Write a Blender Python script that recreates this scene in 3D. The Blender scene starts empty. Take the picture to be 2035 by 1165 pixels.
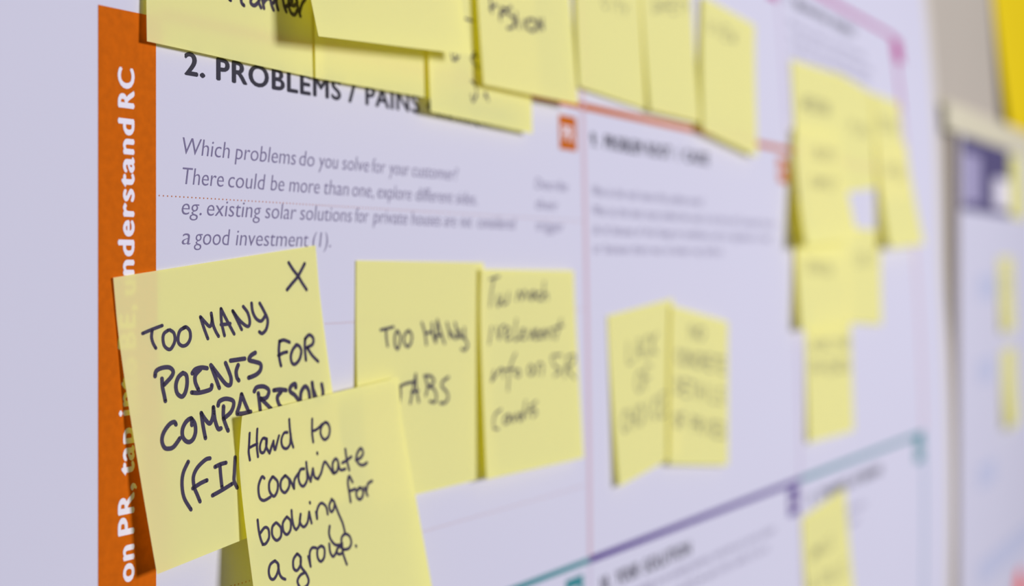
import bpy, math, random

# ---------------------------------------------------------------- camera, world, lights, exposure
sc = bpy.context.scene
col = sc.collection
CAM_D = 0.266                       # distance of the lens from the chart, metres
cam_data = bpy.data.cameras.new('camera')
cam = bpy.data.objects.new('camera', cam_data)
col.objects.link(cam)
cam_data.sensor_width = 36.0
cam_data.lens = 51.57
cam_data.shift_y = -52.5 / 2035
cam_data.clip_start = 0.01
ANG = math.radians(29.4)            # angle between the view direction and the wall
cam.location = (0.0, -CAM_D, 0.0)
cam.rotation_euler = (math.radians(90), 0, -(math.radians(90) - ANG))
cam_data.dof.use_dof = True
cam_data.dof.focus_distance = 0.391
cam_data.dof.aperture_fstop = 6.6
sc.camera = cam

world = bpy.data.worlds.new('room_light')
sc.world = world
world.use_nodes = True
bg = world.node_tree.nodes['Background']
bg.inputs['Color'].default_value = (0.88, 0.90, 1.0, 1)
bg.inputs['Strength'].default_value = 0.13

lamp_data = bpy.data.lights.new('ceiling_panel_light', 'AREA')
lamp_data.shape = 'RECTANGLE'
lamp_data.size = 0.75
lamp_data.size_y = 0.55
lamp_data.energy = 61
lamp_data.color = (1.0, 0.975, 0.95)
lamp = bpy.data.objects.new('ceiling_panel_light', lamp_data)
col.objects.link(lamp)
lamp.location = (1.1, -2.3, 0.42)
from mathutils import Vector
lamp.rotation_euler = (Vector((0.75, 0, 0)) - lamp.location).to_track_quat('-Z', 'Y').to_euler()

sc.view_settings.view_transform = 'Standard'
sc.view_settings.look = 'None'
sc.view_settings.exposure = 0.0
sc.view_settings.gamma = 1.0
sc.view_settings.use_curve_mapping = False
sc.cycles.use_denoising = True
sc.cycles.max_bounces = 12
sc.cycles.diffuse_bounces = 6
sc.cycles.transmission_bounces = 8

# ---------------------------------------------------------------- materials
def lin(c):
    return tuple((x / 255 / 12.92) if x / 255 <= 0.04045 else ((x / 255 + 0.055) / 1.055) ** 2.4 for x in c)

def material(name, rgb, rough=0.7, var=0.04, scale=60.0, bump=0.0, bscale=900.0, translucent=0.0, tcol=None, spec=0.25, detail=3.0):
    m = bpy.data.materials.new(name)
    m.use_nodes = True
    nt = m.node_tree
    for n in list(nt.nodes):
        nt.nodes.remove(n)
    out = nt.nodes.new('ShaderNodeOutputMaterial')
    pb = nt.nodes.new('ShaderNodeBsdfPrincipled')
    pb.inputs['Roughness'].default_value = rough
    pb.inputs['Specular IOR Level'].default_value = spec
    geo = nt.nodes.new('ShaderNodeTexCoord')
    nz = nt.nodes.new('ShaderNodeTexNoise')
    nz.inputs['Scale'].default_value = scale
    nz.inputs['Detail'].default_value = detail
    nt.links.new(geo.outputs['Object'], nz.inputs['Vector'])
    mix = nt.nodes.new('ShaderNodeMix')
    mix.data_type = 'RGBA'
    c = lin(rgb)
    mix.inputs[6].default_value = tuple(x * (1 - var) for x in c) + (1,)
    mix.inputs[7].default_value = tuple(min(1, x * (1 + var)) for x in c) + (1,)
    nt.links.new(nz.outputs['Fac'], mix.inputs[0])
    nt.links.new(mix.outputs[2], pb.inputs['Base Color'])
    if bump:
        nb = nt.nodes.new('ShaderNodeTexNoise')
        nb.inputs['Scale'].default_value = bscale
        nb.inputs['Detail'].default_value = 4
        nt.links.new(geo.outputs['Object'], nb.inputs['Vector'])
        bp = nt.nodes.new('ShaderNodeBump')
        bp.inputs['Strength'].default_value = bump
        bp.inputs['Distance'].default_value = 0.0002
        nt.links.new(nb.outputs['Fac'], bp.inputs['Height'])
        nt.links.new(bp.outputs['Normal'], pb.inputs['Normal'])
    last = pb.outputs[0]
    if translucent:
        tr = nt.nodes.new('ShaderNodeBsdfTranslucent')
        tr.inputs['Color'].default_value = lin(tcol or rgb) + (1,)
        ms = nt.nodes.new('ShaderNodeMixShader')
        ms.inputs[0].default_value = translucent
        nt.links.new(last, ms.inputs[1])
        nt.links.new(tr.outputs[0], ms.inputs[2])
        last = ms.outputs[0]
    nt.links.new(last, out.inputs[0])
    return m

M = dict(
    paper=material('chart_paper', (199, 198, 221), var=0.012, scale=8, bump=0.12, rough=0.75),
    orange=material('orange_ink', (192, 92, 4), var=0.20, scale=420, rough=0.8, detail=6, spec=0.08),
    line_orange=material('orange_line_ink', (184, 94, 4), var=0.05, spec=0.1),
    magenta=material('magenta_ink', (170, 30, 130), var=0.05),
    purple=material('purple_ink', (58, 10, 125), var=0.05),
    teal=material('teal_ink', (48, 128, 140), var=0.05),
    steel=material('steel_blue_ink', (120, 150, 182), var=0.05),
    pink=material('pale_pink_ink', (196, 172, 190), var=0.03),
    mauve=material('pale_mauve_ink', (186, 172, 202), var=0.03),
    black=material('heading_ink', (34, 32, 52), var=0.1, rough=0.6),
    grey=material('body_text_ink', (112, 104, 142), var=0.08),
    white=material('white_print', (222, 218, 236), var=0.02),
    marker=material('marker_ink', (46, 36, 70), var=0.15, scale=300, rough=0.5),
    note=material('sticky_note_paper', (247, 247, 182), var=0.010, scale=25, bump=0.10, rough=0.8,
                  translucent=0.39, tcol=(255, 242, 0), spec=0.1),
    board=material('cream_board', (200, 194, 192), var=0.02, scale=20, rough=0.8),
    wall=material('grey_beige_wall', (178, 170, 163), var=0.03, scale=12, rough=0.85, bump=0.2, bscale=200),
    edge=material('brown_panel_edge', (214, 202, 192), var=0.05),
    tape=material('cream_tape', (206, 200, 180), var=0.03),
    olive=material('olive_tab', (172, 166, 120), var=0.05),
    yellow=material('deep_yellow_paper', (226, 198, 0), var=0.05, scale=10),
    logo=material('dark_violet_ink', (82, 76, 118), var=0.06),
    logolight=material('pale_violet_ink', (162, 156, 194), var=0.05),
    bluepale=material('pale_blue_ink', (186, 190, 220), var=0.03),
    red=material('red_sticker_paper', (235, 80, 62), var=0.03),
)

# ---------------------------------------------------------------- helpers
def H(X, Z):
    """how far the hung chart stands off its plane at (X, Z): it leans a little more towards its free right edge"""
    s = min(1.12, max(0, (X - .28) / .76))
    return s * (.0025 - .067 * Z - .186 * Z * Z)

def tag(o, label=None, cat=None, group=None, kind=None):
    if label: o['label'] = label
    if cat: o['category'] = cat
    if group: o['group'] = group
    if kind: o['kind'] = kind
    return o

def mesh_obj(name, verts, faces, mat, parent=None, smooth=False):
    me = bpy.data.meshes.new(name)
    me.from_pydata(verts, [], faces)
    me.materials.append(mat)
    if smooth:
        for p in me.polygons: p.use_smooth = True
    me.update()
    o = bpy.data.objects.new(name, me)
    col.objects.link(o)
    if parent: o.parent = parent
    return o

def surf(X, Z, d):
    return (X, -(H(X, Z) + d), Z)

def flat_wall(X, Z, d):
    return (X, 0.030 - d, Z)

class Ink:
    """collects flat printed shapes in (X, Z) metres and lays them on a surface"""
    def __init__(self): self.v = []; self.f = []
    def rect(self, x0, x1, z0, z1, step=0.012):
        nx = max(1, int(abs(x1 - x0) / step)); nz = max(1, int(abs(z1 - z0) / step))
        b = len(self.v)
        for j in range(nz + 1):
            for i in range(nx + 1):
                self.v.append((x0 + (x1 - x0) * i / nx, z0 + (z1 - z0) * j / nz))
        for j in range(nz):
            for i in range(nx):
                a = b + j * (nx + 1) + i
                self.f.append((a, a + 1, a + nx + 2, a + nx + 1))
        return self
    def disc(self, x, z, r, n=8):
        b = len(self.v)
        self.v += [(x + r * math.cos(2 * math.pi * k / n), z + r * math.sin(2 * math.pi * k / n)) for k in range(n)]
        self.f.append(tuple(range(b, b + n)))
        return self
    def poly(self, pts):
        b = len(self.v); self.v += list(pts); self.f.append(tuple(range(b, b + len(pts)))); return self
    def put(self, name, mat, parent, d=0.00006, place=surf):
        return mesh_obj(name, [place(p[0], p[1], d + (p[2] if len(p) > 2 else 0)) for p in self.v], self.f, mat, parent)

def glyphs(body, offset=0.0, shear=0.0, space=1.0):
    """outline of one word as a flat mesh in font units, with its bounding box"""
    cu = bpy.data.curves.new('word', 'FONT')
    cu.body = body; cu.size = 1.0; cu.offset = offset; cu.shear = shear; cu.space_character = space
    cu.resolution_u = 4; cu.fill_mode = 'FRONT'
    o = bpy.data.objects.new('word', cu)
    col.objects.link(o)
    dg = bpy.context.evaluated_depsgraph_get(); dg.update()
    me = o.evaluated_get(dg).to_mesh()
    v = [(p.co.x, p.co.y) for p in me.vertices]
    f = [tuple(p.vertices) for p in me.polygons]
    o.evaluated_get(dg).to_mesh_clear()
    bpy.data.objects.remove(o); bpy.data.curves.remove(cu)
    return v, f

CAP = 0.73                                # cap height of the built-in face for size 1
def write(ink, body, x0, x1, z, cap, bold=0.0, offset=0.0, shear=0.0, rot=False, cz=None, space=1.0):
    """sets one word with its baseline at z from x0 to x1 (or, turned, its baseline at x=cz running up from x0 to x1)"""
    v, f = glyphs(body, offset, shear, space)
    if not v: return
    lo = min(p[0] for p in v); hi = max(p[0] for p in v)
    sx = (x1 - x0 - 2 * bold) / (hi - lo); sy = cap / CAP
    copies = [(0, 0)] if not bold else [(0, 0), (-bold, 0), (bold, 0), (0, bold * .6), (0, -bold * .6), (-bold * .5, 0), (bold * .5, 0)]
    for k, (ox, oy) in enumerate(copies):
        b = len(ink.v); e = k * 0.000004
        for x, y in v:
            a = x0 + bold + (x - lo) * sx + ox; h = y * sy * (1 - bold / cap) + bold * .5 + oy
            if rot: ink.v.append((cz - h, a, e))
            else: ink.v.append((a, z + h, e))
        for q in f: ink.f.append(tuple(b + i for i in q))

# ---------------------------------------------------------------- the setting
def box(name, x0, x1, y0, y1, z0, z1, mat):
    v = [(x, y, z) for x in (x0, x1) for y in (y0, y1) for z in (z0, z1)]
    f = [(0, 1, 3, 2), (4, 6, 7, 5), (0, 4, 5, 1), (2, 3, 7, 6), (0, 2, 6, 4), (1, 5, 7, 3)]
    return mesh_obj(name, v, f, mat)

tag(box('wall_back', -1.5, 4.0, 0.040, 0.14, -1.1, 1.5, M['wall']), kind='structure')

# backing board: a slab that follows the lean of the chart and stands clear of the wall
BX0, BX1, BZ0, BZ1 = 0.06, 1.146, -0.46, 0.26
def trim(Z):
    """the right edges of the chart and its board run slightly outwards towards the top"""
    return .26 * max(0.0, Z)

def board():
    nx, nz = 40, 20
    v = []; f = []
    for t in (0.0006, 0.0056):
        for j in range(nz + 1):
            for i in range(nx + 1):
                Z = BZ0 + (BZ1 - BZ0) * j / nz; X = BX0 + (BX1 + trim(Z) - BX0) * i / nx
                v.append((X, -H(X, Z) + t, Z))
    n = (nx + 1) * (nz + 1)
    for j in range(nz):
        for i in range(nx):
            a = j * (nx + 1) + i
            f.append((a, a + 1, a + nx + 2, a + nx + 1))
            f.append((n + a, n + a + nx + 1, n + a + nx + 2, n + a + 1))
    rim = [i for i in range(nx + 1)] + [j * (nx + 1) + nx for j in range(1, nz + 1)] + \
          [nz * (nx + 1) + i for i in range(nx - 1, -1, -1)] + [j * (nx + 1) for j in range(nz - 1, 0, -1)]
    for k in range(len(rim)):
        a, b = rim[k], rim[(k + 1) % len(rim)]
        f.append((a, n + a, n + b, b))
    return tag(mesh_obj('backing_board', v, f, M['board']),
               'thin cream backing board behind the big white chart', 'board')
board()

# ---------------------------------------------------------------- the big chart
SX0, SX1, SZ0, SZ1 = 0.08, 1.122, -0.44, 0.25
def sheet():
    nx, nz = 90, 60
    v = []
    for j in range(nz + 1):
        Z = SZ0 + (SZ1 - SZ0) * j / nz
        for i in range(nx + 1):
            v.append(surf(SX0 + (SX1 + trim(Z) - SX0) * i / nx, Z, 0))
    f = [(j * (nx + 1) + i, j * (nx + 1) + i + 1, (j + 1) * (nx + 1) + i + 1, (j + 1) * (nx + 1) + i)
         for j in range(nz) for i in range(nx)]
    return v, f
chart = bpy.data.objects.new('wall_chart', None)
col.objects.link(chart)
tag(chart, 'large white printed canvas chart with an orange side bar and coloured section lines', 'chart')
v, f = sheet()
mesh_obj('paper_sheet', v, f, M['paper'], chart, smooth=True)

ZO, ZP, ZM = 0.0650, -0.1185, 0.1660       # heights of the orange, purple/teal and magenta rules
XA, XB, XC, XD = 0.2848, 0.5315, 0.7890, 1.0560
tag(Ink().rect(0.2645, 0.2848, -0.36, 0.0645).put('side_bar', M['orange'], chart), 'orange vertical bar printed down the left of the chart')
bt = Ink()
for w, a, b in (('Focus', -.118, -.087), ('on', -.0796, -.0702), ('PR,', -.0676, -.0548), ('tap', -.0526, -.0406), ('into', -.0376, -.0229),
                ('BE,', -.0208, -.0095), ('understand', -.0072, .0373), ('RC', .0399, .0501)):
    write(bt, w, a, b, 0, 0.0061, bold=0.00033, rot=True, space=1.13, cz=0.2769)
tag(bt.put('bar_lettering', M['white'], chart, d=0.0001), 'white bold lettering running up the orange bar')

tag(Ink().rect(XA, XD, ZO - 0.0014, ZO + 0.0014).put('section_rule', M['line_orange'], chart), 'orange horizontal rule above the problem sections')
tag(Ink().rect(XA - .02, XB, ZP - 0.0012, ZP + 0.0012).put('section_rule', M['teal'], chart), 'teal horizontal rule low on the chart')
tag(Ink().rect(XB, XC, ZP - 0.0014, ZP + 0.0014).put('section_rule', M['purple'], chart), 'purple horizontal rule')
tag(Ink().rect(XC, XD, ZP - 0.0014, ZP + 0.0014).put('section_rule', M['teal'], chart), 'teal rule at the right')
tag(Ink().rect(XC, XD, ZM - 0.0016, ZM + 0.0016).put('section_rule', M['magenta'], chart), 'magenta rule at the upper right')
tag(Ink().rect(XB - .0014, XB + .0018, ZP, ZM + .07).put('divider_line', M['pink'], chart), 'pale pink vertical divider')
tag(Ink().rect(XC - .0012, XC + .0018, ZP, ZM + .07).put('divider_line', M['mauve'], chart), 'pale mauve vertical divider')
tag(Ink().rect(XD - .003, XD + .004, .105, ZM + .0016).put('divider_line', M['magenta'], chart), 'magenta vertical line under the corner')
tag(Ink().rect(XD - .003, XD + .004, ZP + .0014, .120).put('divider_line', M['pink'], chart), 'pale pink vertical line at the right')
tag(Ink().rect(XD - .003, XD + .002, -.40, ZP + .0014).put('divider_line', M['steel'], chart), 'blue grey vertical line at lower right')
tag(Ink().rect(XB - .0006, XB + .0008, -.40, ZP).put('divider_line', M['mauve'], chart), 'pale mauve divider below the purple rule')
tag(Ink().rect(XC - .0006, XC + .0008, -.40, ZP).put('divider_line', M['mauve'], chart), 'pale mauve divider at lower right')

for z, x1 in ((0.0184, XB - .002), (-0.0172, XB - .002), (-0.0527, .36), (-0.0880, XB - .002)):
    dl = Ink()
    n = int((x1 - XA - .0005) / 0.00155)
    for k in range(n):
        dl.disc(XA + .0012 + k * 0.00155, z, 0.00022, 6)
    dl.put('dotted_rule', M['line_orange'], chart)

def badge(x0, x1, z0, z1, mat, icon):
    b = Ink().rect(x0, x1, z0, z1).put('section_badge', mat, chart, d=0.00008)
    i = Ink()
    w, h = x1 - x0, z1 - z0
    cx, cz = (x0 + x1) / 2, (z0 + z1) / 2
    if icon:
        write(i, icon, cx - w * .34, cx + w * .34, cz - h * .24, h * .48, bold=.0002)
    if icon: i.put('badge_letters', M['white'], b, d=0.00012)
badge(0.5105, 0.5255, 0.0462, 0.0598, M['line_orange'], 'PR')
badge(0.7700, 0.7860, 0.0462, 0.0598, M['line_orange'], 'RC')
badge(0.7695, 0.7860, -0.1365, -0.1215, M['purple'], 'SL')
badge(0.5105, 0.5255, -0.1370, -0.1230, M['teal'], 'TR')
badge(1.0320, 1.0560, -0.1380, -0.1200, M['teal'], 'CH')
badge(1.0500, 1.0780, 0.1480, 0.1660, M['magenta'], None)
badge(0.7700, 0.7880, 0.1480, 0.1625, M['magenta'], 'AS')

def heading(words, z, label=None, cap=0.0066):
    k = Ink()
    for w, a, b in words:
        write(k, w, a / 1000, b / 1000, z, cap, bold=0.00033, space=1.10)
    o = k.put('section_heading', M['black'], chart, d=0.00008)
    if label: o['label'] = label
heading([('2', 295.5, 300.9), ('.', 301.6, 303.7), ('PROBLEMS', 308.2, 365.7), ('/', 369.4, 373.6), ('PAINS', 378.6, 409.7),
         ('+', 414, 418), ('ITS', 421, 431), ('FREQUENCY', 434, 470)], 0.0508, 'bold black heading 2. PROBLEMS / PAINS')
heading([('9.', 538.5, 545), ('PROBLEM', 551.5, 590), ('ROOT', 595, 622), ('/', 629, 633), ('CAUSE', 638, 668)], 0.0492, 'blurred bold heading of the next section', .0062)
heading([('10.', 541, 550), ('YOUR', 555, 578), ('SOLUTION', 583, 634)], -0.1335, 'bold heading under the purple rule')
heading([('8.', 806, 813), ('CHANNELS', 822, 880), ('OF', 885, 900), ('BEHAVIOR', 905, 948)], -0.1345, 'heading under the teal rule at the right')
heading([('7.', 806, 813), ('BEHAVIOR', 822, 890), ('INTENSITY', 897, 950)], 0.1500, 'heading under the magenta rule')

def para(lines, cap=0.0048, shear=0.16, mat='grey', offset=-0.008):
    k = Ink()
    for z, words in lines:
        for w, a, b in words:
            write(k, w, a / 1000, b / 1000, z / 1000, cap, offset=offset, shear=shear)
    return k.put('body_text', M[mat], chart)
tag(para([
    (29.75, [('Which', 294.9, 313.7), ('problems', 315.8, 343.1), ('do', 344.8, 352.0), ('you', 354.0, 363.9), ('solve', 366.0, 380.2),
             ('for', 382.0, 389.4), ('your', 391.5, 403.2), ('customer?', 405.0, 433.6)]),
    (21.80, [('There', 294.9, 311.2), ('could', 313.1, 329.1), ('be', 331.4, 337.6), ('more', 339.9, 354.5), ('than', 356.7, 369.3),
             ('one,', 371.2, 382.6), ('explore', 384.9, 404.3), ('different', 407.0, 430.1), ('sides.', 432.1, 446.4)]),
    (13.75, [('eg.', 294.5, 302.2), ('existing', 304.4, 327.1), ('solar', 328.9, 343.2), ('solutions', 344.9, 370.8), ('for', 372.7, 379.8),
             ('private', 382.2, 401.8), ('houses', 404.2, 422.2), ('are', 424.4, 432.0), ('not', 435.0, 442.8), ('considered', 446.6, 473.9)]),
    (5.85, [('a', 294.5, 297.8), ('good', 299.2, 313.8), ('investment', 316.2, 348.9), ('(1).', 350.9, 359.9)]),
]), 'grey italic paragraph about customer problems')

random.seed(4)
def filler(x0, z, x1, text):
    ws = text.split(); tot = sum(len(w) + 1 for w in ws); x = x0; out = []
    for w in ws:
        e = x + (x1 - x0) * len(w) / tot
        out.append((w, x, e)); x = e + (x1 - x0) / tot
    return (z, out)
tag(para([filler(490, 29.7, 520, 'Describe'), filler(490, 21.9, 512, 'their'), filler(490, 13.8, 516, 'trigger')], cap=.0044), 'faint small words left of the first divider')
tag(para([filler(539, 29.2, 662, 'What is the real reason this problem exists?'),
          filler(539, 21.2, 764, 'What is the back story behind the need to do this job? Customers have to'),
          filler(539, 13.4, 757, 'do it because of the change in conditions, such as regulations or laws,'),
          filler(539, 5.6, 686, 'or because there was no better way before.')], cap=.0044), 'four blurred lines of body text in the middle section')
tag(para([filler(545, -141.0, 750, 'If you are working on an existing business, write down your current solution'),
          filler(545, -149.0, 740, 'first, fill in the canvas, and check how much it fits reality. If you are')], cap=.0044), 'blurred body text under the purple rule')
tag(para([filler(803, -150, 915, 'Extract online channels from behavior'), filler(803, -158, 900, 'and use them for your customer')], cap=.0044), 'blurred body text under the right teal rule')
tag(para([filler(806, 138, 970, 'What does your customer do to get around the problem?'), filler(806, 130, 985, 'eg. directly related: tries to find the right solar panel installer'),
          filler(806, 122, 975, 'calculate the usage and benefits, indirectly associated:')], cap=.0044), 'blurred body text under the magenta heading')

# ---------------------------------------------------------------- second chart on the wall
chart2 = bpy.data.objects.new('wall_chart', None)
col.objects.link(chart2)
tag(chart2, 'second white chart at the right edge, with a dark violet box at its corner', 'chart')
pv = [(x, y, z) for x in (1.3385, 2.06) for y in (0.0300, 0.0370) for z in (-0.72, 0.1455)]
mesh_obj('panel', pv, [(0, 1, 3, 2), (4, 6, 7, 5), (0, 4, 5, 1), (2, 3, 7, 6), (0, 2, 6, 4), (1, 5, 7, 3)], M['edge'], chart2)
k = Ink().rect(1.3385, 2.05, -0.70, 0.1200, 0.1)
k.put('paper_sheet', M['paper'], chart2, d=0.0002, place=flat_wall)
lb = Ink().rect(1.349, 1.572, 0.0510, 0.1190, .1).put('logo_box', M['logo'], chart2, d=0.0004, place=flat_wall)
Ink().rect(1.358, 1.425, 0.0590, 0.1040, .1).put('light_panel', M['logolight'], lb, d=0.0006, place=flat_wall)
Ink().rect(1.492, 1.572, 0.0585, 0.0880, .1).put('light_panel', M['white'], lb, d=0.0006, place=flat_wall)
for z, x0, x1 in ((-0.02, 1.42, 1.50), (-0.100, 1.42, 1.49), (-0.20, 1.42, 1.50), (-0.292, 1.42, 1.78)):
    Ink().rect(x0, x1, z - .012, z + .012, .1).put('pale_blue_stroke', M['bluepale'], chart2, d=0.0004, place=flat_wall)

# ---------------------------------------------------------------- sticky notes
def g_lift(n, u, v):
    tl, tr, br, bl = n['l']
    g = max(0.0, (v - .15) / .85) ** n['p']
    t = max(0.0, 1 - v / .4) ** 2
    return n['b'] + ((tl * (1 - u) ** 2 + tr * u * u) * t + (bl * (1 - u) + br * u) * g)

NG = 22                                    # grid of a note; writing follows the same facets
def facet_lift(n, u, v):
    a = min(NG - 1, max(0, int(u * NG))); b = min(NG - 1, max(0, int(v * NG)))
    s = u * NG - a; t = v * NG - b
    L = lambda i, j: g_lift(n, i / NG, j / NG)
    return (L(a, b) * (1 - s) + L(a + 1, b) * s) * (1 - t) + (L(a, b + 1) * (1 - s) + L(a + 1, b + 1) * s) * t

def note_point(n, u, v, d=0.0, wall=False):
    q = n['q']
    X = ((q[0][0] * (1 - u) + q[1][0] * u) * (1 - v) + (q[3][0] * (1 - u) + q[2][0] * u) * v) / 1000
    Z = ((q[0][1] * (1 - u) + q[1][1] * u) * (1 - v) + (q[3][1] * (1 - u) + q[2][1] * u) * v) / 1000
    h = facet_lift(n, u, v) / 1000 + d
    return flat_wall(X, Z, h) if wall else surf(X, Z, h)

def catmull(p, n=6):
    if len(p) < 3: return p
    out = []
    P = [p[0]] + p + [p[-1]]
    for i in range(1, len(P) - 2):
        a, b, c, d = P[i - 1], P[i], P[i + 1], P[i + 2]
        for k in range(n):
            t = k / n
            out.append(tuple(0.5 * (2 * b[m] + (c[m] - a[m]) * t + (2 * a[m] - 5 * b[m] + 4 * c[m] - d[m]) * t * t
                                    + (3 * b[m] - a[m] - 3 * c[m] + d[m]) * t ** 3) for m in (0, 1)))
    out.append(p[-1])
    return out

def handwriting(n, parent, wall=False):
    V = []; F = []
    S = 76.0
    def dot(x, y, r, b):
        c = len(V)
        for k in range(12):
            V.append((x + r * math.cos(k * math.pi / 6), y + r * math.sin(k * math.pi / 6)))
        F.append(tuple(range(c, c + 12)))
    for w, flat in n['strokes']:
        p = [(flat[i] * S / 1000, flat[i + 1] * S / 1000) for i in range(0, len(flat), 2)]
        p = catmull(p)
        r = w / 2
        base = len(V)
        for i, (x, y) in enumerate(p):
            a = p[max(0, i - 1)]; b = p[min(len(p) - 1, i + 1)]
            dx, dy = b[0] - a[0], b[1] - a[1]
            L = math.hypot(dx, dy) or 1
            V.append((x - dy / L * r, y + dx / L * r)); V.append((x + dy / L * r, y - dx / L * r))
        for i in range(len(p) - 1):
            q = base + 2 * i
            F.append((q, q + 1, q + 3, q + 2))
        dot(p[0][0], p[0][1], r, 0); dot(p[-1][0], p[-1][1], r, 0)
    # every stroke lies a hair above the one before it
    verts = []
    for x, y in V:
        verts.append(note_point(n, x / S, y / S, 0.00007, wall))
    return mesh_obj('handwriting', verts, F, M['marker'], parent)

def sticky_note(n, wall=False, mat='note'):
    N = NG
    v = [note_point(n, i / N, j / N, 0, wall) for j in range(N + 1) for i in range(N + 1)]
    f = [(j * (N + 1) + i, (j + 1) * (N + 1) + i, (j + 1) * (N + 1) + i + 1, j * (N + 1) + i + 1) for j in range(N) for i in range(N)]
    o = mesh_obj('sticky_note', v, f, M[mat], smooth=True)
    tag(o, n['label'], 'sticky note', 'yellow sticky notes on the charts')
    if n.get('strokes'): handwriting(n, o, wall)
    return o

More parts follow.
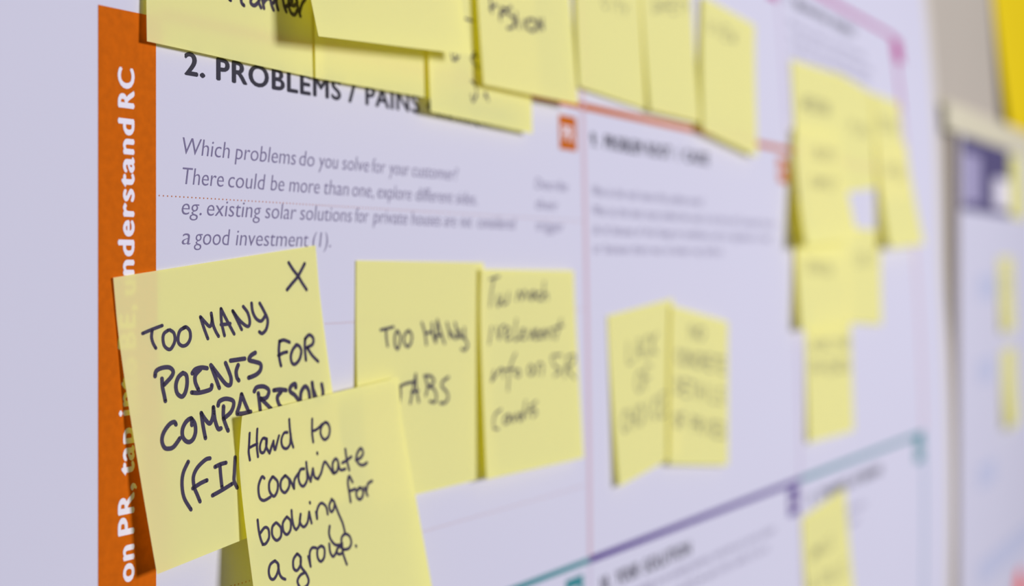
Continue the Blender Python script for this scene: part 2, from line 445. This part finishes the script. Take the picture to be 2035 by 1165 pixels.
NOTES = [
 dict(q=[(789.59, -139.89), (869.07, -132.89), (883.13, -207.36), (798.1, -214.29)], l=[0, 0, 2, 2], b=0.4, p=1.5,
  label='yellow sticky note with slanted writing, below the teal line at bottom right',
  strokes=[
   (0.57,[224,298,168,298,152,379,208,380]),
   (0.56,[160,339,205,339]),
   (0.57,[230,380,251,298,264,348,297,299,286,381]),
   (0.57,[308,381,354,299,366,382]),
   (0.57,[326,348,361,349]),
   (0.58,[434,300,417,382]),
   (0.58,[487,300,469,383,516,384]),
   (0.59,[627,309,593,300,569,326,610,360,586,385,552,376]),
   (0.57,[186,598,143,515,169,498,171,528,117,571,150,594,194,560]),
   (0.58,[410,545,377,521,328,566,355,618,397,603]),
   (0.58,[422,626,483,533,499,636]),
   (0.58,[447,589,493,595]),
   (0.58,[552,541,529,639,591,646]),
   (0.59,[661,553,637,652,700,659]),
   (0.6,[851,584,805,569,773,596,827,643,795,671,749,655]),
  ]),
 dict(q=[(804.2, -24.19), (891.38, -21.74), (882.8, -100.16), (798.43, -98.76)], l=[0, 0, 2, 2], b=0.4, p=1.5,
  label='yellow sticky note hanging lowest in the right cluster, just above the teal line',
  strokes=[
   (0.61,[121,324,176,242,219,328]),
   (0.61,[143,291,202,294]),
   (0.62,[364,259,304,248,272,272,350,309,318,332,259,321]),
   (0.62,[404,252,398,336]),
   (0.63,[497,256,401,294,491,340]),
   (0.63,[601,260,594,344]),
   (0.64,[689,348,696,263,797,353,804,268]),
   (0.65,[957,291,902,272,844,312,895,357,953,342,955,317,910,315]),
   (0.61,[196,414,112,410,104,501]),
   (0.6,[108,456,167,458]),
   (0.61,[221,506,229,415,305,437,285,464,225,461]),
   (0.61,[259,462,307,510]),
   (0.62,[392,422,384,514]),
   (0.63,[560,429,470,426,462,517,551,521]),
   (0.62,[466,471,538,475]),
   (0.63,[587,523,595,431,678,527,686,435]),
   (0.64,[714,528,722,436,804,467,800,504,714,528]),
   (0.65,[947,455,890,443,859,470,932,510,901,537,845,525]),
  ]),
 dict(q=[(880.86, 24.63), (968.7, 24.06), (952.19, -37.75), (870.23, -33.44)], l=[0, 0, 2, 1.5], b=0.4, p=1.5,
  label='narrow half hidden yellow sticky note at the lower right of the right cluster',
  strokes=[
   (0.55,[431,298,390,277,347,347,385,405,428,374]),
   (0.55,[459,396,506,262,543,385]),
   (0.55,[478,343,529,336]),
   (0.56,[581,253,576,381,645,373]),
   (0.57,[700,237,696,366,766,358]),
   (0.58,[910,224,857,218,830,260,899,303,871,345,818,338]),
  ]),
 dict(q=[(895.46, 121.65), (983.43, 116.24), (978.79, 53.32), (895.73, 46.26)], l=[0, 0, 0.3, 0.3], b=0.2, p=1.5,
  label='yellow sticky note between two others at the top of the right cluster',
  strokes=[
   (0.56,[243,482,270,372,339,396,314,429,256,427]),
   (0.56,[385,374,358,487,425,489]),
   (0.57,[476,491,546,376,561,495]),
   (0.57,[504,446,555,447]),
   (0.57,[595,497,623,377,683,501,711,378]),
  ]),
 dict(q=[(803.27, 117.7), (893.28, 120.1), (894.66, 45.24), (798.51, 37.38)], l=[0, 0, 1, 1], b=0.7, p=1.5,
  label='topmost yellow sticky note of the right cluster, at its upper left',
  strokes=[
   (0.61,[202,249,203,339,226,277,226,340,261,251]),
   (0.62,[343,253,284,251,266,342,325,345]),
   (0.62,[275,297,322,298]),
   (0.63,[426,255,366,254,348,346,407,348]),
   (0.62,[357,300,405,301]),
   (0.63,[450,256,430,349]),
   (0.63,[505,257,440,303,484,352]),
   (0.64,[597,260,535,258,514,353,575,356]),
   (0.63,[525,306,574,308]),
   (0.64,[599,357,622,261,661,360,685,263]),
   (0.64,[686,361,709,263,760,295,750,334,686,361]),
  ]),
 dict(q=[(976.73, 116.52), (1045.36, 116.47), (1038.8, 47.94), (965.46, 43.3)], l=[0, 0, 1, 1], b=1.0, p=1.5,
  label='yellow sticky note at the upper right of the right cluster, beside the magenta line',
  strokes=[
   (0.59,[124,323,154,206,242,219,152,265,249,290,214,325,124,323]),
   (0.6,[402,209,326,244,313,292,369,329,445,295,459,246,402,209]),
   (0.61,[590,211,511,247,497,296,553,334,632,299,647,250,590,211]),
   (0.61,[712,213,673,338]),
   (0.62,[838,214,693,276,796,341]),
  ]),
 dict(q=[(793.39, 38.04), (887.76, 38.75), (881.4, -33.76), (779.03, -34.51)], l=[0, 0, 3, 5], b=1.1, p=1.5,
  label='yellow sticky note low in the right cluster, its top under the curling note',
  strokes=[
   (0.5,[230,479,195,466,173,495,216,540,193,569,159,555]),
   (0.5,[317,476,255,471,241,573,301,579]),
   (0.5,[248,522,297,526]),
   (0.5,[325,581,372,480,387,587]),
   (0.5,[344,541,382,544]),
   (0.51,[412,589,428,485,482,511,465,541,420,537]),
   (0.51,[445,539,475,595]),
   (0.52,[578,519,549,495,508,545,532,600,567,582]),
   (0.52,[607,500,589,606]),
   (0.52,[673,505,654,612]),
   (0.52,[598,553,664,559]),
  ]),
 dict(q=[(969.89, 80.4), (1050.12, 87.99), (1057.67, 15.82), (957.03, 12.51)], l=[0, 0, 5, 7], b=1.8, p=1.5,
  label='yellow sticky note curling off beside the white gap, rightmost in the right cluster',
  strokes=[
   (0.59,[197,152,159,281,225,292]),
   (0.59,[274,300,363,179,357,315]),
   (0.59,[310,252,361,260]),
   (0.6,[441,192,529,206]),
   (0.6,[485,199,432,327]),
   (0.61,[652,226,564,211,506,340,591,354]),
   (0.6,[536,276,605,287]),
   (0.61,[624,359,687,231,754,269,717,305,656,295]),
   (0.61,[691,301,710,373]),
  ]),
 dict(q=[(794.19, 77.56), (880.11, 80.65), (881.98, 16.55), (774.9, 11.51)], l=[0, 0, 7, 9], b=3.2, p=1.4,
  label='yellow sticky note with two scribbled lines, curling over a dark shadow in the right cluster',
  strokes=[
   (0.61,[382,154,451,153]),
   (0.62,[416,153,396,263]),
   (0.62,[456,263,479,153,539,175,518,208,469,208]),
   (0.62,[497,208,525,264]),
   (0.63,[614,152,587,264]),
   (0.63,[650,264,678,151,740,173,716,208,666,208]),
   (0.64,[854,161,811,150,781,185,826,230,793,265,753,253]),
   (0.61,[355,416,291,417,259,524]),
   (0.6,[275,471,320,470]),
   (0.61,[346,524,413,415,409,523]),
   (0.61,[373,480,411,480]),
   (0.61,[434,523,478,414,482,479,531,413,499,523]),
   (0.62,[598,412,557,522]),
   (0.63,[658,411,616,522,669,522]),
   (0.63,[754,409,767,465,825,407]),
   (0.63,[767,465,736,521]),
  ]),
 dict(q=[(549.59, -20.46), (617.8, -14.43), (619.4, -84.76), (552.98, -91.6)], l=[0, 0, 1.5, 2.5], b=0.4, p=1.5,
  label='small tilted yellow sticky note, left one of the middle pair',
  strokes=[
   (0.71,[275,187,258,312,327,313]),
   (0.71,[379,314,439,187,467,315]),
   (0.72,[403,263,456,264]),
   (0.73,[605,214,563,188,510,252,547,316,595,291]),
   (0.73,[643,188,628,318]),
   (0.74,[727,188,636,253,711,319]),
   (0.72,[420,382,365,420,357,470,401,508,457,470,465,420,420,382]),
   (0.73,[612,381,510,381,490,508]),
   (0.72,[500,445,572,445]),
   (0.7,[203,609,166,584,114,645,143,706,189,682]),
   (0.71,[239,584,217,707]),
   (0.71,[324,584,302,708]),
   (0.71,[229,645,313,646]),
   (0.72,[399,584,350,621,341,671,378,709,428,672,436,621,399,584]),
   (0.72,[520,584,499,710]),
   (0.74,[685,609,643,583,588,647,623,712,672,686]),
   (0.74,[816,583,724,583,703,713,796,714]),
   (0.74,[714,648,787,648]),
  ]),
 dict(q=[(613.12, -17.52), (682.39, -27.29), (675.73, -97.04), (603.45, -88.06)], l=[0, 0, 1, 1.8], b=1.6, p=1.3,
  label='small upright yellow sticky note with four written lines, right one of the middle pair',
  strokes=[
   (0.77,[324,178,320,93,423,174,419,87]),
   (0.78,[508,83,459,111,461,146,512,170,562,141,560,106,508,83]),
   (0.76,[167,289,129,271,93,316,131,361,168,343]),
   (0.76,[233,270,196,298,197,334,235,361,272,334,272,297,233,270]),
   (0.77,[302,361,301,270,379,362,378,269]),
   (0.78,[487,287,447,269,409,315,449,362,488,343]),
   (0.78,[519,362,518,268,590,286,574,315,518,315]),
   (0.79,[550,315,599,362]),
   (0.8,[711,266,629,267,630,362,711,362]),
   (0.79,[630,315,695,314]),
   (0.8,[743,266,826,266]),
   (0.8,[784,266,785,362]),
   (0.81,[944,265,859,265,859,362,944,363]),
   (0.81,[859,314,927,314]),
   (0.75,[99,553,97,457,172,488,172,527,99,553]),
   (0.77,[295,462,212,460,213,557,296,560]),
   (0.76,[212,508,279,510]),
   (0.77,[328,463,414,464]),
   (0.77,[371,463,372,562]),
   (0.78,[448,565,491,466,535,568]),
   (0.78,[465,525,517,527]),
   (0.79,[613,469,614,570]),
   (0.79,[693,471,693,573,766,575]),
   (0.81,[913,486,857,475,829,505,903,549,875,579,820,567]),
   (0.75,[116,676,83,701,84,737,117,765,149,741,149,705,116,676]),
   (0.76,[241,683,174,679,176,769]),
   (0.75,[175,724,222,727]),
   (0.77,[363,780,362,689,424,711,410,737,362,735]),
   (0.77,[459,786,458,694,521,716,507,743,458,740]),
   (0.78,[486,742,529,791]),
   (0.78,[591,701,592,794]),
   (0.79,[728,727,692,706,655,751,692,801,728,784]),
   (0.8,[831,713,757,709,757,805,831,809]),
   (0.8,[757,757,816,760]),
   (0.81,[935,728,890,716,867,744,927,786,905,814,860,801]),
  ]),
 dict(q=[(372.51, 1.87), (449.82, 1.43), (449.61, -74.66), (370.72, -74.23)], l=[0, 0, 1.5, 2.5], b=0.4, p=1.5,
  label='yellow sticky note reading TOO MANY TABS',
  strokes=[
   (0.98,[169,288,212,284,263,278]),
   (0.99,[208,289,210,323,217,357]),
   (1.0,[285,296,270,321,272,357,290,373,306,352,311,318,293,296]),
   (1.01,[372,297,344,315,340,345,362,366,390,352,398,317,375,297]),
   (1.03,[477,267,499,312,509,363]),
   (1.03,[499,314,530,311,555,305,556,270]),
   (1.04,[555,305,581,355]),
   (1.04,[600,258,591,311,585,355]),
   (1.04,[600,258,627,316,654,364]),
   (1.04,[586,328,635,325]),
   (1.06,[678,273,693,310,700,339]),
   (1.06,[697,310,742,344,757,339]),
   (1.07,[744,275,760,312,776,340]),
   (1.07,[777,308,793,340,818,341]),
   (1.08,[822,300,825,346,849,379,823,400,795,395]),
   (1.0,[295,533,344,523,405,519]),
   (1.0,[303,534,305,566,294,605]),
   (1.02,[422,487,405,530,374,609]),
   (1.02,[422,487,426,557,439,608]),
   (1.01,[384,563,438,560]),
   (1.03,[491,500,509,545,495,584]),
   (1.03,[487,498,539,503,563,527,521,548]),
   (1.03,[521,548,556,557,578,590,565,618,525,612]),
   (1.06,[680,516,634,531,625,553,664,583,671,610,641,628,605,625]),
  ]),
 dict(q=[(445.5, -0.89), (517.48, -1.59), (519.9, -75.7), (441.66, -74.28)], l=[0.3, 0, 2, 4.0], b=1.6, p=1.2,
  label='yellow sticky note about too much irrelevant info, right of the TOO MANY TABS note',
  strokes=[
   (0.86,[87,49,180,34]),
   (0.86,[126,49,105,114,91,181]),
   (0.87,[167,125,160,167,175,179,213,137]),
   (0.87,[213,126,216,171,268,157,276,114]),
   (0.89,[355,154,384,107,412,150,440,103,472,147]),
   (0.91,[527,108,494,127,518,151,544,108,552,147]),
   (0.92,[612,112,569,128,593,152,636,144]),
   (0.92,[656,60,636,156]),
   (0.92,[640,136,680,120,687,152]),
   (0.86,[102,279,75,361]),
   (0.87,[150,281,173,342,195,285,231,275]),
   (0.87,[235,328,275,306,261,283,233,313,249,348,288,338]),
   (0.89,[350,247,323,346,374,340]),
   (0.89,[391,333,428,303,401,302,390,344,437,346]),
   (0.9,[465,304,486,347,522,305]),
   (0.91,[528,337,569,306,538,313,527,349,576,346]),
   (0.92,[639,308,586,330,609,351,647,308,652,348]),
   (0.92,[677,349,690,309,723,314,728,351]),
   (0.94,[834,256,753,359]),
   (0.93,[742,302,848,289]),
   (0.86,[109,490,83,541]),
   (0.86,[86,541,161,492,188,486,195,528]),
   (0.88,[328,416,268,482,235,595]),
   (0.87,[198,494,313,492]),
   (0.88,[336,497,318,523,357,529,359,502,336,497]),
   (0.9,[473,480,446,506,468,531,510,509,481,481]),
   (0.91,[532,534,554,480,603,486,590,537]),
   (0.94,[813,443,709,447,729,496,795,523,723,548]),
   (0.94,[882,454,834,562]),
   (0.94,[882,455,963,453,931,497,867,510,948,572]),
   (0.86,[162,681,98,706,86,765,129,772]),
   (0.87,[234,712,193,721,186,750,220,749,239,713,246,748]),
   (0.88,[269,715,276,750,316,711]),
   (0.89,[362,710,324,731,342,751,369,723]),
   (0.89,[407,656,370,746]),
   (0.89,[422,738,425,707,465,710]),
   (0.9,[518,667,451,690,513,718,470,742]),
  ]),
 dict(q=[(268.96, -2.75), (351.84, 6.29), (361.49, -69.57), (279.21, -77.9)], l=[0.3, 0, 4.5, 5.2], b=0.4, p=1.3,
  label='large front yellow sticky note reading TOO MANY POINTS FOR COMPARISON, over the orange bar',
  strokes=[
   (1.1,[839,49,860,78,885,106,904,134,926,164]),
   (1.12,[928,63,885,106,848,130,817,150]),
   (0.96,[100,202,142,195,188,189]),
   (0.97,[142,199,136,220,139,241,148,260]),
   (0.99,[212,209,192,217,184,235,187,260,207,275,226,263,237,244,235,222,219,209]),
   (1.0,[290,211,265,218,252,239,251,260,267,273,289,270,306,252,308,227,294,211,280,212]),
   (1.01,[365,186,375,227,387,267]),
   (1.01,[366,187,385,209,404,226,417,208,418,181]),
   (1.02,[418,181,420,220,428,246,439,267]),
   (1.03,[467,172,462,219,468,269]),
   (1.03,[467,172,490,219,516,271]),
   (1.03,[458,228,480,230,503,231]),
   (1.04,[523,188,541,227,556,261]),
   (1.04,[523,188,554,229,588,255,602,240,597,206,578,180]),
   (1.06,[622,174,623,206,637,234,661,246,685,230]),
   (1.07,[664,180,681,211,695,247,682,279,658,292,644,284]),
   (1.09,[743,335,733,368,730,398,733,427]),
   (1.09,[745,336,767,335,796,348]),
   (1.08,[727,387,753,382,775,382]),
   (1.1,[835,364,810,377,793,401,794,426,810,435,838,421,854,392,846,371,829,364]),
   (1.11,[884,350,876,384,873,430]),
   (1.11,[884,350,910,338,930,354,923,376,889,384]),
   (1.11,[889,384,911,418,940,447]),
   (1.21,[128,353,136,337,161,331,194,335,209,351,198,368,161,389]),
   (1.21,[156,367,153,396,155,424,156,444]),
   (1.24,[251,365,228,376,212,401,213,429,231,444,249,433,263,404,265,376,251,365]),
   (1.25,[293,374,310,363,338,362,364,369]),
   (1.26,[333,367,306,383,301,407,310,435]),
   (1.24,[278,439,308,446,346,447,368,444,375,432]),
   (1.27,[384,362,396,404,408,448]),
   (1.27,[386,364,417,408,443,442,463,447,471,425,464,395,455,367]),
   (1.29,[481,363,511,365,552,368]),
   (1.3,[515,385,501,405,500,427,507,440]),
   (1.32,[609,356,584,363,573,377,600,388,628,402,622,424,596,436,558,440]),
   (1.22,[186,532,180,522,157,526,128,547,115,572,120,596,136,605,161,604,194,582]),
   (1.24,[256,549,258,527,234,532,213,552,207,576,216,595,233,604,253,597,268,575,270,547,258,526]),
   (1.25,[307,518,306,562,308,607]),
   (1.25,[307,519,321,544,339,562,358,541,367,510]),
   (1.27,[367,510,365,553,373,588,387,590]),
   (1.27,[390,508,400,495,430,492,463,505,464,523,444,545,406,559]),
   (1.28,[415,517,407,555,413,586,419,605]),
   (1.3,[511,492,494,526,476,551]),
   (1.3,[511,492,522,528,533,560]),
   (1.29,[475,556,502,561,543,563]),
   (1.31,[576,494,592,482,628,486,651,505,635,528,603,529]),
   (1.32,[595,505,594,535,592,568]),
   (1.32,[604,526,630,554,650,575]),
   (1.34,[677,510,709,513,741,522]),
   (1.35,[713,523,690,539,693,566,704,580]),
   (1.37,[796,522,795,508,771,513,762,530,786,551,803,577]),
   (1.37,[811,579,821,546,848,528,864,547,864,582]),
   (1.39,[890,522,889,555,889,583]),
   (1.39,[889,544,901,581]),
   (1.4,[943,538,944,566,939,585]),
   (1.14,[214,669,184,701,170,739,170,785,191,831]),
   (1.16,[314,681,292,681,250,699,226,725,222,760,230,790,237,815]),
   (1.15,[215,763,252,755,284,752]),
   (1.17,[331,716,358,713,385,714]),
   (1.17,[355,716,351,750,348,792]),
   (1.16,[298,810,348,803,398,794]),
   (1.19,[433,706,417,759,410,786,419,813]),
  ]),
 dict(q=[(312.47, -40.77), (390.63, -35.38), (399.59, -114.94), (311.07, -117.52)], l=[1.6, 0.0, 9, 12], b=3.6, p=1.05,
  label='yellow sticky note reading Hard to coordinate booking for a group, at the bottom',
  strokes=[
   (0.88,[50,70,51,104,51,140,56,167]),
   (0.89,[92,62,93,104,100,163]),
   (0.88,[53,123,74,119,96,116]),
   (0.9,[146,107,126,102,113,122,115,148,133,153,148,132,149,108]),
   (0.9,[146,110,148,137,164,162]),
   (0.9,[164,162,187,124]),
   (0.91,[187,122,196,156,218,108]),
   (0.92,[267,104,247,103,233,125,239,152,261,162,282,148,287,115]),
   (0.92,[276,57,282,99,292,142,299,164]),
   (0.94,[415,78,414,121,417,165]),
   (0.94,[416,124,445,121,476,107]),
   (0.95,[492,103,470,119,466,145,484,167,511,160,523,134,511,110,492,103]),
   (0.89,[124,245,111,238,89,267,88,305,108,321,144,316]),
   (0.9,[167,248,147,266,144,296,163,317,185,301,192,271,172,249]),
   (0.91,[235,257,211,271,205,299,224,316,250,300,255,274,238,257]),
   (0.92,[258,274,268,293,276,311]),
   (0.92,[276,311,285,281,314,261]),
   (0.93,[346,252,324,252,309,275,312,301,330,313,354,295,360,266]),
   (0.93,[363,231,362,266,373,304]),
   (0.93,[373,304,396,261]),
   (0.94,[396,261,399,292,417,303]),
   (0.94,[433,208,433,212]),
   (0.94,[417,303,440,284,458,258,472,249,489,269,508,298]),
   (0.95,[511,299,514,264,537,249,548,266,535,294,512,300]),
   (0.96,[548,266,554,294,585,296]),
   (0.97,[603,224,602,264,607,304]),
   (0.96,[572,271,598,267,633,258]),
   (0.98,[657,275,688,272,709,256,700,237,674,250,661,273,675,295,699,302,723,297]),
   (0.97,[615,352,601,327,587,350,586,388,585,422]),
   (0.97,[588,382,626,381]),
   (0.98,[655,382,629,393,629,416,648,424,668,408,666,387,650,381]),
   (0.98,[682,386,693,419]),
   (0.98,[689,405,708,377,736,371]),
   (0.85,[64,381,63,417,67,449,74,469]),
   (0.85,[69,428,95,414,112,424,110,452,90,469,73,469]),
   (0.87,[155,410,134,421,128,449,146,471,171,462,177,433,160,412]),
   (0.87,[214,403,191,419,188,447,204,463,226,450,233,421,217,402]),
   (0.88,[246,385,243,416,247,446,256,457]),
   (0.88,[256,457,275,445,292,408]),
   (0.89,[292,408,282,435,298,456,323,444,340,410]),
   (0.89,[340,410,344,452]),
   (0.9,[352,377,352,380]),
   (0.9,[378,418,378,443]),
   (0.9,[379,441,384,416,401,397,420,394,439,412,441,439]),
   (0.91,[478,391,458,410,461,434,478,430,490,406,476,390]),
   (0.92,[489,404,503,448,517,485,522,513,522,528]),
   (0.91,[442,484,432,508,436,532,457,557,491,564]),
   (0.86,[123,538,98,545,85,566,88,590,105,598,127,582,138,556,123,538]),
   (0.86,[136,554,137,586,146,603,162,613]),
   (0.88,[242,541,219,556,213,585,229,598,252,582,257,557,244,542]),
   (0.88,[259,558,253,589,274,620,282,647,267,663,236,663,223,636,241,619,264,615]),
   (0.89,[299,564,304,601]),
   (0.89,[303,597,309,555,327,539,348,544]),
   (0.9,[378,543,355,551,349,579,362,597,384,587,393,557,378,543]),
   (0.91,[424,546,422,577,436,596,462,579]),
   (0.91,[478,568,461,577,463,592,484,596,496,581,479,568]),
   (0.92,[497,560,493,597,504,641]),
   (0.92,[492,578,498,542,523,531,546,545,550,570,531,587,499,585]),
   (0.93,[574,587,575,590]),
  ]),
 dict(q=[(280.57, 133.27), (355.45, 131.94), (354.09, 55.95), (279.21, 57.29)], l=[0, 0, 1, 1.7], b=0.5, p=1.5,
  label='yellow sticky note with bold black letters, over the top of the orange bar',
  strokes=[
   (1.18,[434,781,442,784]),
   (1.19,[500,762,505,783,518,790]),
   (1.2,[562,755,558,774,579,780,603,763,610,747]),
   (1.21,[603,763,618,781]),
   (1.22,[625,744,636,780]),
   (1.22,[674,735,682,760,694,777]),
   (1.22,[633,761,652,743,671,738]),
   (1.23,[711,725,713,751,722,771]),
   (1.23,[692,751,708,733]),
   (1.24,[751,721,760,751,773,770]),
   (1.24,[770,751,792,739,812,722,796,714]),
   (1.25,[790,715,789,746,804,770,827,772,843,752]),
   (1.25,[792,738,824,738,844,721]),
   (1.26,[838,710,847,742,862,772]),
   (1.26,[859,755,873,724,896,700]),
  ]),
 dict(q=[(349.61, 131.87), (412.5, 132.02), (412.69, 56.02), (349.8, 55.87)], l=[0, 0, 1, 0.6], b=1.7, p=1.5,
  label='blank strip of yellow sticky note just above the word PAINS',
  strokes=[
  ]),
 dict(q=[(410.89, 127.22), (483.46, 125.68), (481.85, 49.7), (409.28, 51.23)], l=[0, 0, 1, 2.2], b=2.6, p=1.5,
  label='yellow sticky note with half hidden scribbles, covering the end of the heading',
  strokes=[
   (0.86,[202,711,218,745,275,719]),
   (0.86,[238,715,255,740]),
   (0.87,[325,536,420,535]),
   (0.88,[430,678,389,712,426,735]),
   (0.88,[409,700,448,694]),
   (0.88,[445,732,454,754]),
   (0.87,[382,815,419,829]),
   (0.87,[377,880,393,911,425,879]),
   (0.89,[505,860,534,871,542,889]),
   (0.89,[525,853,513,878]),
   (0.88,[427,846,434,883]),
  ]),
 dict(q=[(330.87, 141.25), (417.84, 146.84), (422.71, 71.0), (335.74, 65.41)], l=[0, 0, 8, 9], b=5.0, p=1.5,
  label='blank raised yellow sticky note at the top, throwing a dark yellow shadow',
  strokes=[
  ]),
 dict(q=[(439.62, 139.37), (513.38, 139.49), (513.51, 63.49), (439.75, 63.37)], l=[0, 0, 3, 3.2], b=4.2, p=1.3,
  label='yellow sticky note with the word FASHION, at the top middle',
  strokes=[
   (1.16,[124,577,123,618,128,650]),
   (1.16,[111,634,179,604]),
   (1.17,[227,614,207,650,209,674]),
   (1.17,[228,611,268,613]),
   (1.17,[213,647,255,634]),
   (1.19,[327,594,277,618,296,633,345,642,358,665,328,691,275,703]),
   (1.19,[376,614,375,650,391,687]),
   (1.19,[343,660,381,647]),
   (1.2,[450,640,450,679]),
   (1.22,[533,623,482,640,488,674,546,678,583,651,560,624,516,628]),
   (1.23,[608,668,605,618]),
   (1.23,[611,612,654,656,656,605]),
  ]),
 dict(q=[(527.46, 147.94), (594.15, 144.95), (590.76, 69.03), (524.06, 72.01)], l=[0, 0, 1, 1.8], b=0.8, p=1.5,
  label='yellow sticky note with faint writing, just right of the FASHION note',
  strokes=[
   (0.47,[452,457,417,447,377,480,411,509,449,495]),
   (0.47,[520,442,514,505]),
   (0.48,[587,439,664,435]),
   (0.48,[625,437,619,501]),
   (0.48,[694,434,729,465,772,430]),
   (0.48,[729,465,718,497]),
  ]),
 dict(q=[(591.53, 144.51), (651.88, 144.17), (651.44, 68.17), (591.1, 68.51)], l=[0, 0, 2, 2.6], b=1.2, p=1.5,
  label='yellow sticky note with a dark smudge, middle of three above the orange line',
  strokes=[
   (0.56,[291,330,240,329,209,353,274,371,243,395,192,394]),
   (0.56,[312,387,371,313,401,376]),
   (0.57,[336,357,389,351]),
   (0.57,[542,292,451,303,436,372]),
   (0.57,[444,338,508,330]),
   (0.58,[671,276,578,287,563,357,656,346]),
   (0.58,[571,322,645,313]),
   (0.58,[708,272,802,260]),
   (0.58,[755,266,739,336]),
   (0.59,[840,255,880,285,937,243]),
   (0.59,[880,285,863,322]),
  ]),
 dict(q=[(665.33, 131.33), (740.5, 128.01), (726.7, 57.01), (649.71, 64.35)], l=[0, 0, 2, 3], b=2.0, p=1.5,
  label='yellow sticky note hanging past the orange line, rightmost of three in a row',
  strokes=[
   (0.58,[104,153,155,241,200,148]),
   (0.59,[287,144,290,235]),
   (0.6,[477,136,376,140,378,231,479,227]),
   (0.59,[377,186,458,182]),
   (0.6,[517,134,550,224,570,159,591,222,621,129]),
  ]),
]

for n in NOTES:
    sticky_note(n)

# notes and papers fixed to the far wall and the second chart
FAR = [
    dict(q=[(1565, 117), (1650, 117), (1655, 50), (1568, 52)], l=[0, 0, 1, 1], b=.9, p=1.5, strokes=[],
         label='pale yellow sticky note beside the dark violet box at the right edge of the picture'),
    dict(q=[(1512, 10), (1584, 10), (1588, -66), (1517, -66)], l=[0, 0, 2, 4], b=.9, p=1.5,
         strokes=[(1.3, [250, 300, 700, 320]), (1.3, [250, 450, 650, 440])],
         label='small yellow sticky note on the second chart, upper one of two'),
    dict(q=[(1527, -84), (1603, -84), (1606, -164), (1530, -164)], l=[0, 0, 3, 6], b=.9, p=1.5, strokes=[],
         label='shaded yellow sticky note on the second chart, lower one of two'),
]
for n in FAR:
    sticky_note(n, wall=True)

def strip(name, q, b, mat, label, cat, lifts=(0, 0, 0, 0)):
    n = dict(q=q, l=list(lifts), b=b, p=1.4)
    N = NG
    v = [note_point(n, i / N, j / N, 0, True) for j in range(N + 1) for i in range(N + 1)]
    f = [(j * (N + 1) + i, (j + 1) * (N + 1) + i, (j + 1) * (N + 1) + i + 1, j * (N + 1) + i + 1) for j in range(N) for i in range(N)]
    o = mesh_obj(name, v, f, M[mat], smooth=True)
    o.modifiers.new('thickness', 'SOLIDIFY').thickness = 0.0004
    return tag(o, label, cat)
strip('paper_strip', [(1285, 144), (2050, 144), (2050, 120.5), (1285, 119)], 1.0, 'tape',
      'cream paper strip running along the top of the second chart', 'tape')
strip('yellow_sheet', [(1506.34, 331.02), (2080.79, 417.41), (2053.5, 142.85), (1574.11, 144.69)], -9.0, 'yellow',
      'deep yellow paper sheet hanging on the wall at the top right corner', 'paper', (0, 0, 4, 8))
strip('paper_tab', [(1287.19, 147.42), (1313.05, 147.81), (1314.93, 130.66), (1289.01, 130.13)], -9.4, 'olive',
      'tiny olive paper tab on the wall just right of the big chart', 'tab')

v = []; f = []
for k_ in range(24):
    a = k_ * math.pi / 12
    v.append((1.628 + .030 * math.cos(a), 0.0290, -.352 + .030 * math.sin(a)))
for k_ in range(24):
    a = k_ * math.pi / 12
    v.append((1.628 + .030 * math.cos(a), 0.0294, -.352 + .030 * math.sin(a)))
f.append(tuple(range(24))); f.append(tuple(range(47, 23, -1)))
for k_ in range(24): f.append((k_, 24 + k_, 24 + (k_ + 1) % 24, (k_ + 1) % 24))
tag(mesh_obj('round_sticker', v, f, M['red']), 'round red sticker at the bottom right corner of the second chart', 'sticker')
